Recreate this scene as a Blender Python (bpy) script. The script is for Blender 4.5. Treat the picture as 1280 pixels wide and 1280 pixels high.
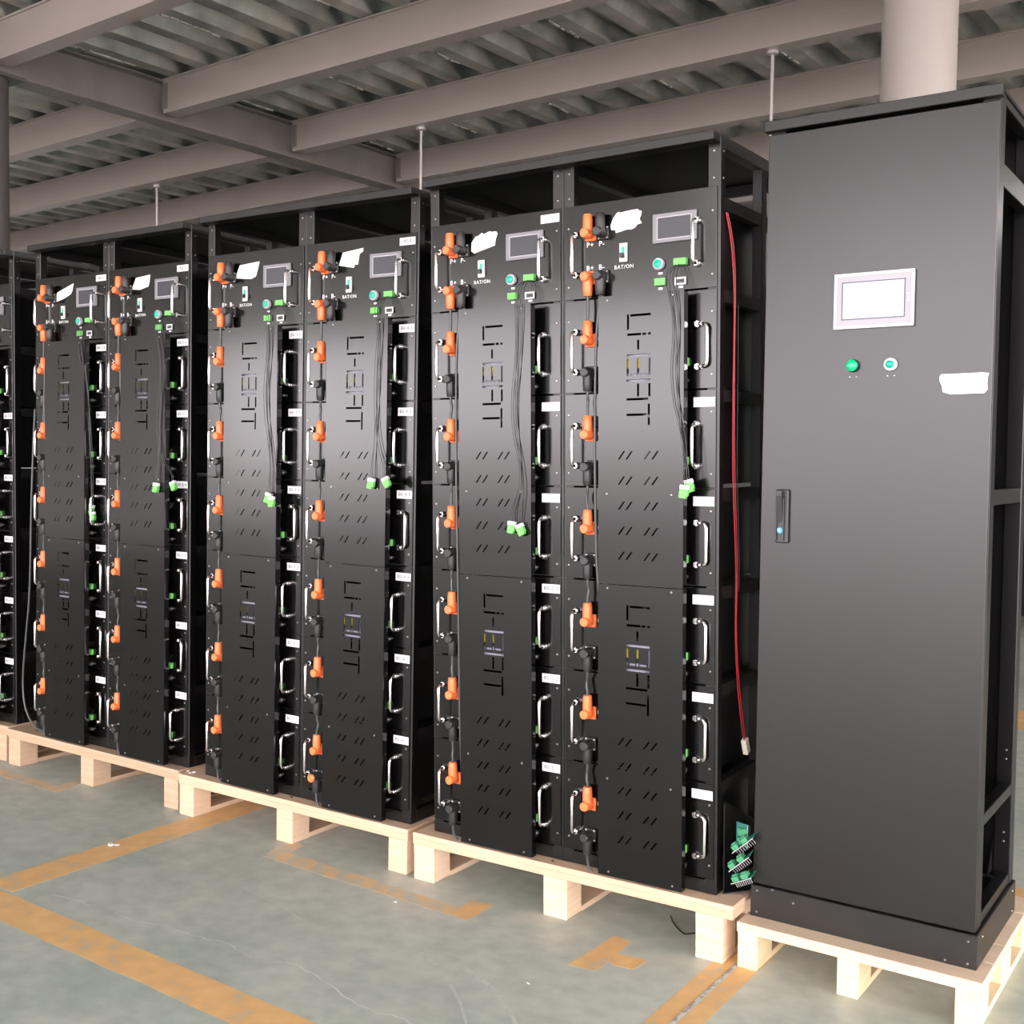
import bpy, bmesh, math, random
from mathutils import Matrix, Vector
random.seed(7)
scene = bpy.context.scene
COL = scene.collection
for o in list(bpy.data.objects):
    bpy.data.objects.remove(o)

# ------------------------------------------------------------------ camera
cam_data = bpy.data.cameras.new('camera')
cam_data.sensor_width = 36.0
cam_data.lens = 40.068
cam_data.clip_start = 0.05
cam = bpy.data.objects.new('camera', cam_data)
COL.objects.link(cam)
R3 = [[0.8289, -0.55805, -0.03882], [0.55922, 0.82839, 0.03236], [0.0141, -0.04853, 0.99872]]
CAM = Vector((2.24191, -2.90593, 1.37848))
cam.matrix_world = Matrix(((R3[0][0], R3[0][2], -R3[0][1], CAM.x),
                           (R3[1][0], R3[1][2], -R3[1][1], CAM.y),
                           (R3[2][0], R3[2][2], -R3[2][1], CAM.z),
                           (0, 0, 0, 1)))
scene.camera = cam

# ------------------------------------------------------------------ sky, light, exposure
world = bpy.data.worlds.new('overcast_sky')
scene.world = world
world.use_nodes = True
bgn = world.node_tree.nodes['Background']
bgn.inputs[0].default_value = (1.0, 0.935, 0.955, 1)
bgn.inputs[1].default_value = 11.5
vs = scene.view_settings
vs.view_transform = 'Standard'
vs.look = 'None'
vs.exposure = 0.0
vs.gamma = 1.0
vs.use_curve_mapping = False
scene.cycles.max_bounces = 8
scene.cycles.diffuse_bounces = 5

# ------------------------------------------------------------------ materials
def mat(name, col, rough=0.5, metal=0.0, spec=0.5, noise=None, bump=None, emit=None, rnoise=None):
    """noise=(scale, darker colour, contrast), bump=(scale, strength), rnoise=(scale, lo, hi)"""
    m = bpy.data.materials.new(name)
    m.use_nodes = True
    nt = m.node_tree
    b = nt.nodes['Principled BSDF']
    b.inputs['Base Color'].default_value = (*col, 1)
    b.inputs['Roughness'].default_value = rough
    b.inputs['Metallic'].default_value = metal
    b.inputs['Specular IOR Level'].default_value = spec
    def coords():
        tc = nt.nodes.new('ShaderNodeTexCoord')
        return tc.outputs['Object']
    if noise:
        n = nt.nodes.new('ShaderNodeTexNoise')
        sc = noise[0]
        if isinstance(sc, tuple):
            mp = nt.nodes.new('ShaderNodeMapping')
            mp.inputs['Scale'].default_value = sc
            nt.links.new(coords(), mp.inputs['Vector'])
            nt.links.new(mp.outputs[0], n.inputs['Vector'])
            n.inputs['Scale'].default_value = 1.0
        else:
            nt.links.new(coords(), n.inputs['Vector'])
            n.inputs['Scale'].default_value = sc
        n.inputs['Detail'].default_value = 6
        r = nt.nodes.new('ShaderNodeValToRGB')
        c = noise[2] if len(noise) > 2 else 0.2
        r.color_ramp.elements[0].position = 0.5 - c
        r.color_ramp.elements[1].position = 0.5 + c
        r.color_ramp.elements[0].color = (*noise[1], 1)
        r.color_ramp.elements[1].color = (*col, 1)
        nt.links.new(n.outputs['Fac'], r.inputs[0])
        nt.links.new(r.outputs[0], b.inputs['Base Color'])
    if rnoise:
        n = nt.nodes.new('ShaderNodeTexNoise')
        nt.links.new(coords(), n.inputs['Vector'])
        n.inputs['Scale'].default_value = rnoise[0]
        n.inputs['Detail'].default_value = 2
        mr = nt.nodes.new('ShaderNodeMapRange')
        mr.inputs['From Min'].default_value = 0.1
        mr.inputs['From Max'].default_value = 0.9
        mr.inputs['To Min'].default_value = rnoise[1]
        mr.inputs['To Max'].default_value = rnoise[2]
        nt.links.new(n.outputs['Fac'], mr.inputs[0])
        nt.links.new(mr.outputs[0], b.inputs['Roughness'])
    if bump:
        n = nt.nodes.new('ShaderNodeTexNoise')
        nt.links.new(coords(), n.inputs['Vector'])
        n.inputs['Scale'].default_value = bump[0]
        bp = nt.nodes.new('ShaderNodeBump')
        bp.inputs['Strength'].default_value = bump[1]
        bp.inputs['Distance'].default_value = 0.002
        nt.links.new(n.outputs['Fac'], bp.inputs['Height'])
        nt.links.new(bp.outputs[0], b.inputs['Normal'])
    if emit:
        b.inputs['Emission Color'].default_value = (*emit[0], 1)
        b.inputs['Emission Strength'].default_value = emit[1]
    return m

M = {}
M['black'] = mat('black_powder_coat', (0.0022, 0.002, 0.0021), 0.16)
M['cover'] = mat('black_cover_paint', (0.0022, 0.002, 0.0021), 0.15)
M['frame'] = mat('black_frame_paint', (0.003, 0.0027, 0.0027), 0.3)
M['door'] = mat('black_textured_door_paint', (0.005, 0.0045, 0.0047), 0.28, noise=(4, (0.009, 0.008, 0.0085), 0.3))
M['plinth'] = mat('black_plinth_paint', (0.006, 0.0055, 0.0055), 0.36, noise=(9, (0.014, 0.011, 0.009), 0.2))
M['inner'] = mat('dull_black_inner_frame', (0.0025, 0.0023, 0.0023), 0.55)
M['case'] = mat('module_case_black', (0.003, 0.003, 0.003), 0.45)
M['chrome'] = mat('polished_handle_metal', (0.86, 0.83, 0.85), 0.18, 1.0)
M['steel'] = mat('zinc_screw', (0.34, 0.33, 0.33), 0.3, 1.0)
M['orange'] = mat('orange_connector_plastic', (0.90, 0.19, 0.055), 0.38)
M['blackplastic'] = mat('black_connector_plastic', (0.022, 0.021, 0.022), 0.4)
M['rubber'] = mat('black_cable_jacket', (0.014, 0.014, 0.014), 0.38)
M['greywire'] = mat('grey_cable_jacket', (0.06, 0.058, 0.058), 0.32)
M['red'] = mat('red_wire', (0.38, 0.018, 0.028), 0.4)
M['white'] = mat('white_label_paper', (0.62, 0.61, 0.63), 0.6)
M['paper'] = mat('white_masking_tape', (0.90, 0.88, 0.87), 0.7, noise=(40, (0.84, 0.81, 0.80), 0.25))
M['print'] = mat('white_silkscreen_print', (0.85, 0.84, 0.85), 0.55)
M['ink'] = mat('grey_label_ink', (0.03, 0.03, 0.045), 0.6)
M['bezel'] = mat('pale_grey_bezel', (0.20, 0.19, 0.21), 0.35)
M['bezelline'] = mat('light_bezel_line', (0.45, 0.43, 0.46), 0.4)
M['screen'] = mat('grey_touchscreen', (0.055, 0.055, 0.065), 0.12)
M['bigscreen'] = mat('pale_lcd_screen', (0.40, 0.39, 0.42), 0.08)
M['bigbezel'] = mat('white_panel_bezel', (0.30, 0.285, 0.31), 0.3)
M['green'] = mat('green_terminal_plastic', (0.15, 0.50, 0.11), 0.4)
M['teal'] = mat('teal_push_button', (0.0, 0.42, 0.27), 0.3)
M['greenlens'] = mat('green_lamp_lens', (0.0, 0.50, 0.19), 0.25)
M['cream'] = mat('cream_plug_plastic', (0.85, 0.80, 0.66), 0.45)
M['yellow'] = mat('yellow_print', (0.80, 0.66, 0.06), 0.5)
M['navy'] = mat('dark_blue_sticker', (0.035, 0.035, 0.075), 0.35)
M['lavender'] = mat('pale_sticker', (0.27, 0.265, 0.33), 0.45)
M['blue'] = mat('blue_key_cylinder', (0.06, 0.30, 0.75), 0.25)
M['pcb'] = mat('teal_circuit_board', (0.03, 0.22, 0.17), 0.4, noise=(160, (0.02, 0.12, 0.10), 0.15))
M['pcbgreen'] = mat('green_terminal_block', (0.055, 0.26, 0.13), 0.4)
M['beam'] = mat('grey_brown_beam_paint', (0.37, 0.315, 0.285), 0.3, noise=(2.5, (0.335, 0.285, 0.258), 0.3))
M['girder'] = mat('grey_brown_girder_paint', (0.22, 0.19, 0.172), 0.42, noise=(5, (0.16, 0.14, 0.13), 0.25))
M['column'] = mat('grey_column_paint', (0.42, 0.365, 0.33), 0.4, noise=(3, (0.38, 0.335, 0.30), 0.25))
M['shadedcolumn'] = mat('shaded_column_paint', (0.085, 0.074, 0.068), 0.45)  # column colour darkened to carry the shade at the far left
M['pin'] = mat('dull_pin_metal', (0.22, 0.21, 0.22), 0.45, 0.8)
M['conduit'] = mat('galvanised_rod', (0.55, 0.50, 0.48), 0.4, 0.6)
M['asphalt'] = mat('pale_concrete_yard', (0.46, 0.44, 0.435), 0.85, noise=(0.6, (0.40, 0.385, 0.38), 0.25))
M['palewall'] = mat('pale_added_wall', (0.80, 0.77, 0.75), 0.8)  # for the unseen left wall, pale so the panels reflect some light
M['wall'] = mat('dark_grey_wall', (0.10, 0.10, 0.10), 0.8)

def wood(name, c1, c2, sc):
    return mat(name, c1, 0.65, noise=(sc, c2, 0.28), bump=(120, 0.15))
M['ply'] = wood('plywood_deck', (0.66, 0.47, 0.33), (0.50, 0.34, 0.22), (3, 22, 22))
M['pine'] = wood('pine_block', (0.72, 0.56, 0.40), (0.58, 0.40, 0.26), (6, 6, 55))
M['pineC'] = wood('pine_block_dimmed', (0.64, 0.47, 0.33), (0.52, 0.36, 0.24), (6, 6, 55))  # pine darkened a little for the weaker light further left
M['pineB'] = wood('pine_block_shaded', (0.52, 0.365, 0.25), (0.42, 0.28, 0.18), (6, 6, 55))  # darkened again, the dimmer light of the left pallets in the wood colour
M['plyB'] = wood('plywood_deck_shaded', (0.50, 0.35, 0.24), (0.40, 0.27, 0.17), (3, 22, 22))  # deck darkened likewise for the dim left end
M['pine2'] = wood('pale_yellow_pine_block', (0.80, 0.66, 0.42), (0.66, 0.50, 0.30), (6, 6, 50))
M['plypale'] = wood('pale_plywood_deck', (0.74, 0.58, 0.42), (0.58, 0.42, 0.30), (3, 20, 20))

def deck_material():
    m = bpy.data.materials.new('galvanised_deck')
    m.use_nodes = True
    nt = m.node_tree
    b = nt.nodes['Principled BSDF']
    b.inputs['Metallic'].default_value = 0.75
    b.inputs['Roughness'].default_value = 0.3
    tc = nt.nodes.new('ShaderNodeTexCoord')
    n = nt.nodes.new('ShaderNodeTexNoise')
    n.inputs['Scale'].default_value = 3.0
    n.inputs['Detail'].default_value = 8
    nt.links.new(tc.outputs['Object'], n.inputs['Vector'])
    r = nt.nodes.new('ShaderNodeValToRGB')
    r.color_ramp.elements[0].position = 0.35
    r.color_ramp.elements[0].color = (0.24, 0.26, 0.235, 1)
    r.color_ramp.elements[1].position = 0.65
    r.color_ramp.elements[1].color = (0.56, 0.555, 0.515, 1)
    nt.links.new(n.outputs['Fac'], r.inputs[0])
    nt.links.new(r.outputs[0], b.inputs['Base Color'])
    return m
M['deck'] = deck_material()
M['mortar'] = mat('dried_cement_leak', (0.62, 0.57, 0.52), 0.9, noise=(30, (0.30, 0.28, 0.25), 0.2))

def floor_material():
    m = bpy.data.materials.new('green_grey_floor')
    m.use_nodes = True
    nt = m.node_tree
    b = nt.nodes['Principled BSDF']
    b.inputs['Roughness'].default_value = 0.5
    tc = nt.nodes.new('ShaderNodeTexCoord')
    def noise(scale, det, sx=(1, 1, 1)):
        mp = nt.nodes.new('ShaderNodeMapping')
        mp.inputs['Scale'].default_value = sx
        nt.links.new(tc.outputs['Object'], mp.inputs['Vector'])
        n = nt.nodes.new('ShaderNodeTexNoise')
        n.inputs['Scale'].default_value = scale
        n.inputs['Detail'].default_value = det
        nt.links.new(mp.outputs[0], n.inputs['Vector'])
        return n.outputs['Fac']
    def ramp(f, p0, c0, p1, c1):
        r = nt.nodes.new('ShaderNodeValToRGB')
        r.color_ramp.elements[0].position = p0
        r.color_ramp.elements[0].color = c0
        r.color_ramp.elements[1].position = p1
        r.color_ramp.elements[1].color = c1
        nt.links.new(f, r.inputs[0])
        return r.outputs[0]
    def mix(a, bb, f, mode='MIX'):
        x = nt.nodes.new('ShaderNodeMix')
        x.data_type = 'RGBA'
        x.blend_type = mode
        if isinstance(f, float):
            x.inputs['Factor'].default_value = f
        else:
            nt.links.new(f, x.inputs['Factor'])
        nt.links.new(a, x.inputs['A'])
        nt.links.new(bb, x.inputs['B'])
        return x.outputs['Result']
    base = ramp(noise(1.3, 7), 0.36, (0.335, 0.378, 0.338, 1), 0.64, (0.445, 0.468, 0.418, 1))
    fine = ramp(noise(14, 8, (1, 1.15, 1)), 0.3, (0.86, 0.86, 0.86, 1), 0.7, (1.12, 1.12, 1.10, 1))
    c = mix(base, fine, 1.0, 'MULTIPLY')
    dust = ramp(noise(3.2, 9, (1, 1.4, 1)), 0.56, (0, 0, 0, 1), 0.74, (0.55, 0.55, 0.55, 1))
    dcol = nt.nodes.new('ShaderNodeRGB')
    dcol.outputs[0].default_value = (0.52, 0.505, 0.455, 1)
    c = mix(c, dcol.outputs[0], dust)
    nt.links.new(c, b.inputs['Base Color'])
    rr = ramp(noise(6, 5), 0.3, (0.38, 0.38, 0.38, 1), 0.7, (0.58, 0.58, 0.58, 1))
    nt.links.new(rr, b.inputs['Roughness'])
    return m
M['floor'] = floor_material()

def tape_material():
    m = bpy.data.materials.new('worn_orange_floor_paint')
    m.use_nodes = True
    nt = m.node_tree
    b = nt.nodes['Principled BSDF']
    b.inputs['Roughness'].default_value = 0.55
    tc = nt.nodes.new('ShaderNodeTexCoord')
    n = nt.nodes.new('ShaderNodeTexNoise')
    n.inputs['Scale'].default_value = 14
    n.inputs['Detail'].default_value = 9
    nt.links.new(tc.outputs['Object'], n.inputs['Vector'])
    r = nt.nodes.new('ShaderNodeValToRGB')
    e = r.color_ramp.elements
    e[0].position = 0.30
    e[0].color = (0.45, 0.40, 0.30, 1)
    e[1].position = 0.70
    e[1].color = (0.72, 0.45, 0.20, 1)
    mid = e.new(0.44)
    mid.color = (0.64, 0.385, 0.165, 1)
    nt.links.new(n.outputs['Fac'], r.inputs[0])
    nt.links.new(r.outputs[0], b.inputs['Base Color'])
    return m
M['tape'] = tape_material()
M['wornline'] = mat('faded_orange_floor_paint', (0.62, 0.42, 0.22), 0.6, noise=(18, (0.43, 0.42, 0.35), 0.12))
M['crack'] = mat('filled_floor_crack', (0.58, 0.57, 0.54), 0.8)
M['joint'] = mat('floor_joint_filler', (0.60, 0.55, 0.49), 0.8, noise=(60, (0.32, 0.27, 0.22), 0.1))

# ------------------------------------------------------------------ mesh helpers
class MB:
    def __init__(self):
        self.v, self.f = [], []
    def add(self, vs, fs):
        n = len(self.v)
        self.v += [tuple(p) for p in vs]
        self.f += [tuple(i + n for i in q) for q in fs]
        return self
    def box(self, x0, x1, y0, y1, z0, z1, bev=0.0):
        if bev <= 0:
            return self.add([(x0, y0, z0), (x1, y0, z0), (x1, y1, z0), (x0, y1, z0), (x0, y0, z1), (x1, y0, z1), (x1, y1, z1), (x0, y1, z1)],
                            [(0, 3, 2, 1), (4, 5, 6, 7), (0, 1, 5, 4), (1, 2, 6, 5), (2, 3, 7, 6), (3, 0, 4, 7)])
        bm = bmesh.new()
        bmesh.ops.create_cube(bm, size=1.0)
        bmesh.ops.scale(bm, vec=(x1 - x0, y1 - y0, z1 - z0), verts=bm.verts)
        bmesh.ops.translate(bm, vec=((x0 + x1) / 2, (y0 + y1) / 2, (z0 + z1) / 2), verts=bm.verts)
        bmesh.ops.bevel(bm, geom=bm.edges[:], offset=bev, segments=1, affect='EDGES', profile=0.5)
        bm.verts.index_update()
        self.add([v.co[:] for v in bm.verts], [[v.index for v in f.verts] for f in bm.faces])
        bm.free()
        return self
    def lathe(self, origin, axis, prof, n=16, cap=True):
        """prof: (distance along axis, radius)"""
        ax = Vector(axis).normalized()
        u = ax.orthogonal().normalized()
        w = ax.cross(u)
        o = Vector(origin)
        vs, fs = [], []
        for d, r in prof:
            for i in range(n):
                a = 2 * math.pi * i / n
                vs.append(o + ax * d + (u * math.cos(a) + w * math.sin(a)) * r)
        for k in range(len(prof) - 1):
            for i in range(n):
                j = (i + 1) % n
                fs.append((k * n + i, k * n + j, (k + 1) * n + j, (k + 1) * n + i))
        if cap:
            fs.append(tuple(range(n - 1, -1, -1)))
            fs.append(tuple((len(prof) - 1) * n + i for i in range(n)))
        return self.add(vs, fs)
    def cyl(self, p0, p1, r, n=14):
        p0, p1 = Vector(p0), Vector(p1)
        return self.lathe(p0, p1 - p0, [(0, r), ((p1 - p0).length, r)], n)
    def tube(self, pts, r, n=8, smooth=0):
        P = [Vector(p) for p in pts]
        for _ in range(smooth):
            Q = [P[0]]
            for a, b in zip(P[:-1], P[1:]):
                Q += [a * 0.75 + b * 0.25, a * 0.25 + b * 0.75]
            Q.append(P[-1])
            P = Q
        vs, fs = [], []
        prev = None
        for i, p in enumerate(P):
            t = (P[min(i + 1, len(P) - 1)] - P[max(i - 1, 0)]).normalized()
            u = t.orthogonal().normalized() if prev is None else (prev - t * prev.dot(t)).normalized()
            prev = u
            w = t.cross(u)
            for k in range(n):
                a = 2 * math.pi * k / n
                vs.append(p + (u * math.cos(a) + w * math.sin(a)) * r)
        for i in range(len(P) - 1):
            for k in range(n):
                j = (k + 1) % n
                fs.append((i * n + k, i * n + j, (i + 1) * n + j, (i + 1) * n + k))
        fs.append(tuple(range(n - 1, -1, -1)))
        fs.append(tuple((len(P) - 1) * n + i for i in range(n)))
        return self.add(vs, fs)
    def prism(self, poly, fn, d0, d1):
        """poly of 2D points; fn(a, b, d) -> 3D point"""
        n = len(poly)
        vs = [fn(a, b, d0) for a, b in poly] + [fn(a, b, d1) for a, b in poly]
        fs = [tuple(range(n)), tuple(range(2 * n - 1, n - 1, -1))]
        for i in range(n):
            j = (i + 1) % n
            fs.append((i, i + n, j + n, j))
        return self.add(vs, fs)
    def mesh(self, name, m, smooth=False):
        me = bpy.data.meshes.new(name)
        me.from_pydata(self.v, [], self.f)
        bm = bmesh.new()
        bm.from_mesh(me)
        bmesh.ops.recalc_face_normals(bm, faces=bm.faces)
        bm.to_mesh(me)
        bm.free()
        me.materials.append(M[m] if isinstance(m, str) else m)
        if smooth:
            me.shade_smooth()
            me.set_sharp_from_angle(angle=math.radians(38))
        return me

def put(name, me, parent=None, loc=(0, 0, 0), rot=None):
    o = bpy.data.objects.new(name, me)
    COL.objects.link(o)
    if parent is not None:
        o.parent = parent
    o.location = loc
    if rot:
        o.rotation_euler = rot
    return o

def tag(o, label, cat, group=None):
    o['label'] = label
    o['category'] = cat
    if group:
        o['group'] = group
    return o

def thing(name, label, cat, mw=None, group=None):
    o = bpy.data.objects.new(name, None)
    o.empty_display_size = 0.05
    COL.objects.link(o)
    if mw is not None:
        o.matrix_world = mw
    return tag(o, label, cat, group)

def struct(o):
    o['kind'] = 'structure'
    return o

def stuff(o):
    o['kind'] = 'stuff'
    return o

def curve_mesh(cu, name, m, xf):
    ob = bpy.data.objects.new('tmp', cu)
    COL.objects.link(ob)
    dg = bpy.context.evaluated_depsgraph_get()
    dg.update()
    me = bpy.data.meshes.new_from_object(ob.evaluated_get(dg))
    bpy.data.objects.remove(ob)
    me.name = name
    me.transform(xf)
    me.materials.clear()
    me.materials.append(M[m])
    return me

UP = Matrix.Rotation(math.pi / 2, 4, 'X')      # XY plane -> XZ plane, facing -Y
def text_mesh(body, size, m):
    cu = bpy.data.curves.new('txt', 'FONT')
    cu.body = body
    cu.size = size
    cu.align_x = 'CENTER'
    cu.align_y = 'CENTER'
    cu.resolution_u = 2
    cu.space_character = 1.12
    cu.extrude = 0.0002
    return curve_mesh(cu, 'print', m, UP)

def xf_rack(x, y, dz, a, tx, ty):
    return Matrix.Translation((x, y, dz)) @ Matrix.Rotation(a, 4, 'Z') @ Matrix.Rotation(tx, 4, 'X') @ Matrix.Rotation(ty, 4, 'Y')
RACK = {'D': xf_rack(0, 0, 0.00168, 0, 0.01071, -0.01334),
        'C': xf_rack(-1.09784, -0.00762, 0.00282, 0.0131, -0.00308, 0.00349),
        'B': xf_rack(-2.2053, 0.01213, 0.00354, 0.00163, -0.00588, 0),
        'A': xf_rack(-3.36327, 0.0247, 0.00367, 0.00233, -0.00228, -0.00149),
        'E': xf_rack(1.07766, 0.04477, -0.0117, -0.00616, -0.00134, -0.0035)}
W = 0.495
HP = 0.1536
RNAME = {'D': 'rack beside the cabinet', 'C': 'second rack from the cabinet', 'B': 'third rack from the cabinet', 'A': 'leftmost rack at picture edge'}

# ------------------------------------------------------------------ floor
floor = struct(put('floor', MB().box(-26, 16, -9.5, 12, -0.1, 0.0).mesh('floor', 'floor')))
struct(put('ground', MB().box(-140, 140, -140, 140, -0.4, -0.06).mesh('ground', 'asphalt')))
def flat(name, polys, m, z=0.0003, parent=floor):
    b = MB()
    for poly in polys:
        b.prism(poly, lambda a, c, d: (a, c, d), -0.004, z)
    return put(name, b.mesh(name, m), parent)
def rough_edge(p0, p1, n, amp):
    out = []
    for i in range(n):
        t = i / n
        out.append((p0[0] + (p1[0] - p0[0]) * t + random.uniform(-amp, amp), p0[1] + (p1[1] - p0[1]) * t + random.uniform(-amp, amp)))
    return out
def band(a, b, c, d, n=14, amp=0.0035):
    return rough_edge(a, b, n, amp) + rough_edge(b, c, 3, amp) + rough_edge(c, d, n, amp) + rough_edge(d, a, 3, amp)
flat('painted_line', [band((-1.20, -1.008), (2.6, -1.10), (2.6, -0.985), (-1.20, -0.878), 30)], 'tape')
flat('painted_line', [band((-1.125, -0.872), (-0.985, -0.872), (-0.985, 0.75), (-1.125, 0.75), 16)], 'tape', 0.0005)
flat('painted_line', [band((-1.86, -0.165), (-1.795, -0.16), (-1.85, 0.04), (-1.915, 0.04), 4)], 'wornline', 0.0005)
flat('painted_line', [band((-3.4, -0.165), (-1.80, -0.165), (-1.83, -0.10), (-3.4, -0.09), 14)], 'wornline')
flat('painted_line', [band((-0.60, -0.195), (-0.54, -0.17), (-0.56, -0.03), (-0.635, -0.005), 5)], 'wornline', 0.0005)
flat('painted_line', [band((-0.58, -0.19), (0.29, -0.215), (0.25, -0.15), (-0.58, -0.11), 12)], 'wornline')
flat('painted_line', [band((0.225, -0.20), (0.29, -0.215), (0.285, -0.075), (0.21, -0.085), 4)], 'tape', 0.0005)
flat('painted_line', [band((0.684, -0.292), (0.765, -0.28), (0.757, -0.057), (0.698, -0.055), 6)], 'tape')
flat('painted_line', [band((0.742, -0.215), (0.845, -0.218), (0.852, -0.142), (0.742, -0.150), 4)], 'tape', 0.0005)
flat('painted_line', [band((1.0, -2.6), (1.053, -2.6), (1.056, 3.9), (0.993, 3.9), 30)], 'tape')
flat('painted_line', [band((1.066, -2.6), (1.125, -2.6), (1.113, 3.9), (1.066, 3.9), 30)], 'tape')
flat('painted_line', [band((1.60, 0.55), (3.4, 0.50), (3.4, 0.64), (1.60, 0.69), 8)], 'tape')
flat('painted_line', [band((1.56, 0.92), (3.4, 0.87), (3.4, 0.99), (1.56, 1.05), 8)], 'tape')
flat('painted_line', [band((0.3, 3.45), (3.4, 3.40), (3.4, 3.9), (0.3, 3.95), 8)], 'tape', 0.0006)
flat('floor_joint', [band((1.053, -2.6), (1.066, -2.6), (1.066, 3.9), (1.056, 3.9), 60, 0.0018)], 'joint', 0.0008)
def crack(pts, w):
    up, dn = [], []
    fine = []
    for a, b in zip(pts[:-1], pts[1:]):
        for i in range(5):
            t = i / 5
            fine.append((a[0] + (b[0] - a[0]) * t + random.uniform(-0.004, 0.004), a[1] + (b[1] - a[1]) * t + random.uniform(-0.005, 0.005)))
    fine.append(pts[-1])
    for x, y in fine:
        ww = w * random.uniform(0.25, 1.0)
        up.append((x, y + ww))
        dn.append((x, y - ww))
    b = MB()
    n = len(fine)
    b.add([(x, y, 0.0009) for x, y in up] + [(x, y, 0.0009) for x, y in dn], [(i, i + 1, n + i + 1, n + i) for i in range(n - 1)])
    put('floor_crack', b.mesh('floor_crack', 'crack'), floor)
crack([(-0.867, -0.814), (-0.748, -0.791), (-0.70, -0.80)], 0.0022)
crack([(-0.60, -0.79), (-0.512, -0.79), (-0.404, -0.762), (-0.286, -0.759), (-0.159, -0.739), (-0.036, -0.764)], 0.0022)
crack([(0.019, -0.743), (0.085, -0.719), (0.179, -0.74), (0.351, -0.79), (0.438, -0.799), (0.489, -0.783), (0.62, -0.80)], 0.003)
crack([(-0.43, -0.43), (-0.25, -0.46), (-0.10, -0.50)], 0.0015)

M['scuff'] = mat('pale_floor_scuff', (0.50, 0.51, 0.47), 0.7, noise=(40, (0.42, 0.45, 0.405), 0.1))
def scuff(pts, w):
    n = len(pts)
    b = MB()
    b.add([(x - w * 0.4, y + w, 0.0004) for x, y in pts] + [(x + w * 0.4, y - w, 0.0004) for x, y in pts], [(i, i + 1, n + i + 1, n + i) for i in range(n - 1)])
    put('scuff_mark', b.mesh('scuff_mark', 'scuff'), floor)
scuff([(0.31, -0.465), (0.398, -0.506), (0.476, -0.554), (0.575, -0.635), (0.653, -0.714), (0.72, -0.80)], 0.009)
scuff([(0.468, -0.473), (0.555, -0.503), (0.64, -0.551), (0.751, -0.644), (0.84, -0.73)], 0.011)

# unseen walls added to hold off light from the back and left
struct(put('wall_back_added', MB().box(-14.3, 1.6, 9.6, 9.9, 0, 3.97).mesh('wall_back_added', 'wall')))
struct(put('wall_right_added', MB().box(1.6, 16, 9.6, 9.9, 0, 3.80).mesh('wall_right_added', 'wall')))  # added extension of the back wall, height set to pass some light
struct(put('wall_left_added', MB().box(-14.3, -14.0, -12.0, 9.6, 0, 3.97).mesh('wall_left_added', 'palewall')))  # added out of view to dim what the left racks reflect

# ------------------------------------------------------------------ ceiling: deck, beams, columns
CA = -0.053
CEIL = Matrix.Translation((-4.352, 2.406, 0)) @ Matrix.Rotation(CA, 4, 'Z')
DZ = 3.98
PITCH = 0.3055
S0, NS = -24.0 * PITCH * 3 + 0.09, 39  # extra unseen sheets on both sides, added to thin the skylight
T0, T1 = -10.5, 8.5
ceiling = bpy.data.objects.new('ceiling', None)
COL.objects.link(ceiling)
ceiling.matrix_world = CEIL
struct(ceiling)
ceiling['label'] = 'corrugated galvanised steel deck ceiling'
def sheet_mesh(T0):
    b = MB()
    prof = [(0.0, 0.0)]
    for i in range(3):
        s = i * PITCH
        prof += [(s + 0.105, 0.0), (s + 0.150, 0.085), (s + 0.260, 0.085), (s + PITCH, 0.0)]
    vs, fs = [], []
    n = len(prof)
    for s, z in prof:
        vs.append((s, T0, z))
    for s, z in prof:
        vs.append((s, T1, z))
    for s, z in prof:
        vs.append((s, T0, z + 0.002))
    for s, z in prof:
        vs.append((s, T1, z + 0.002))
    for i in range(n - 1):
        fs.append((i, i + 1, n + i + 1, n + i))
        fs.append((2 * n + i, 3 * n + i, 3 * n + i + 1, 2 * n + i + 1))
    me = bpy.data.meshes.new('deck_sheet')
    me.from_pydata(vs, [], fs)
    me.materials.append(M['deck'])
    return me
smesh, smesh_long = sheet_mesh(T0), sheet_mesh(-19.0)  # long sheets reach further forward, out of view, to dim left reflections
for i in range(NS):
    put('deck_sheet', smesh if i > 25 else smesh_long, ceiling, (S0 + i * 3 * PITCH, 0, DZ))
# dried cement drips along the sheet laps
for i in range(20, NS):
    s = S0 + i * 3 * PITCH
    for (ta, tb) in ((-1.1, -0.25), (0.35, 1.05), (1.55, 2.3)):
        b = MB()
        t = ta + random.uniform(0, 0.3)
        while t < tb - random.uniform(0, 0.15):
            l = random.uniform(0.02, 0.09)
            w = random.uniform(0.003, 0.010)
            o = random.uniform(-0.006, 0.006)
            h = random.uniform(0.004, 0.012)
            b.box(s + o - w, s + o + w, t, t + l, DZ - h, DZ + 0.001)
            t += l + random.uniform(-0.01, 0.05)
        if b.v:
            stuff(put('cement_drip', b.mesh('cement_drip', 'mortar'), ceiling))

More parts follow.
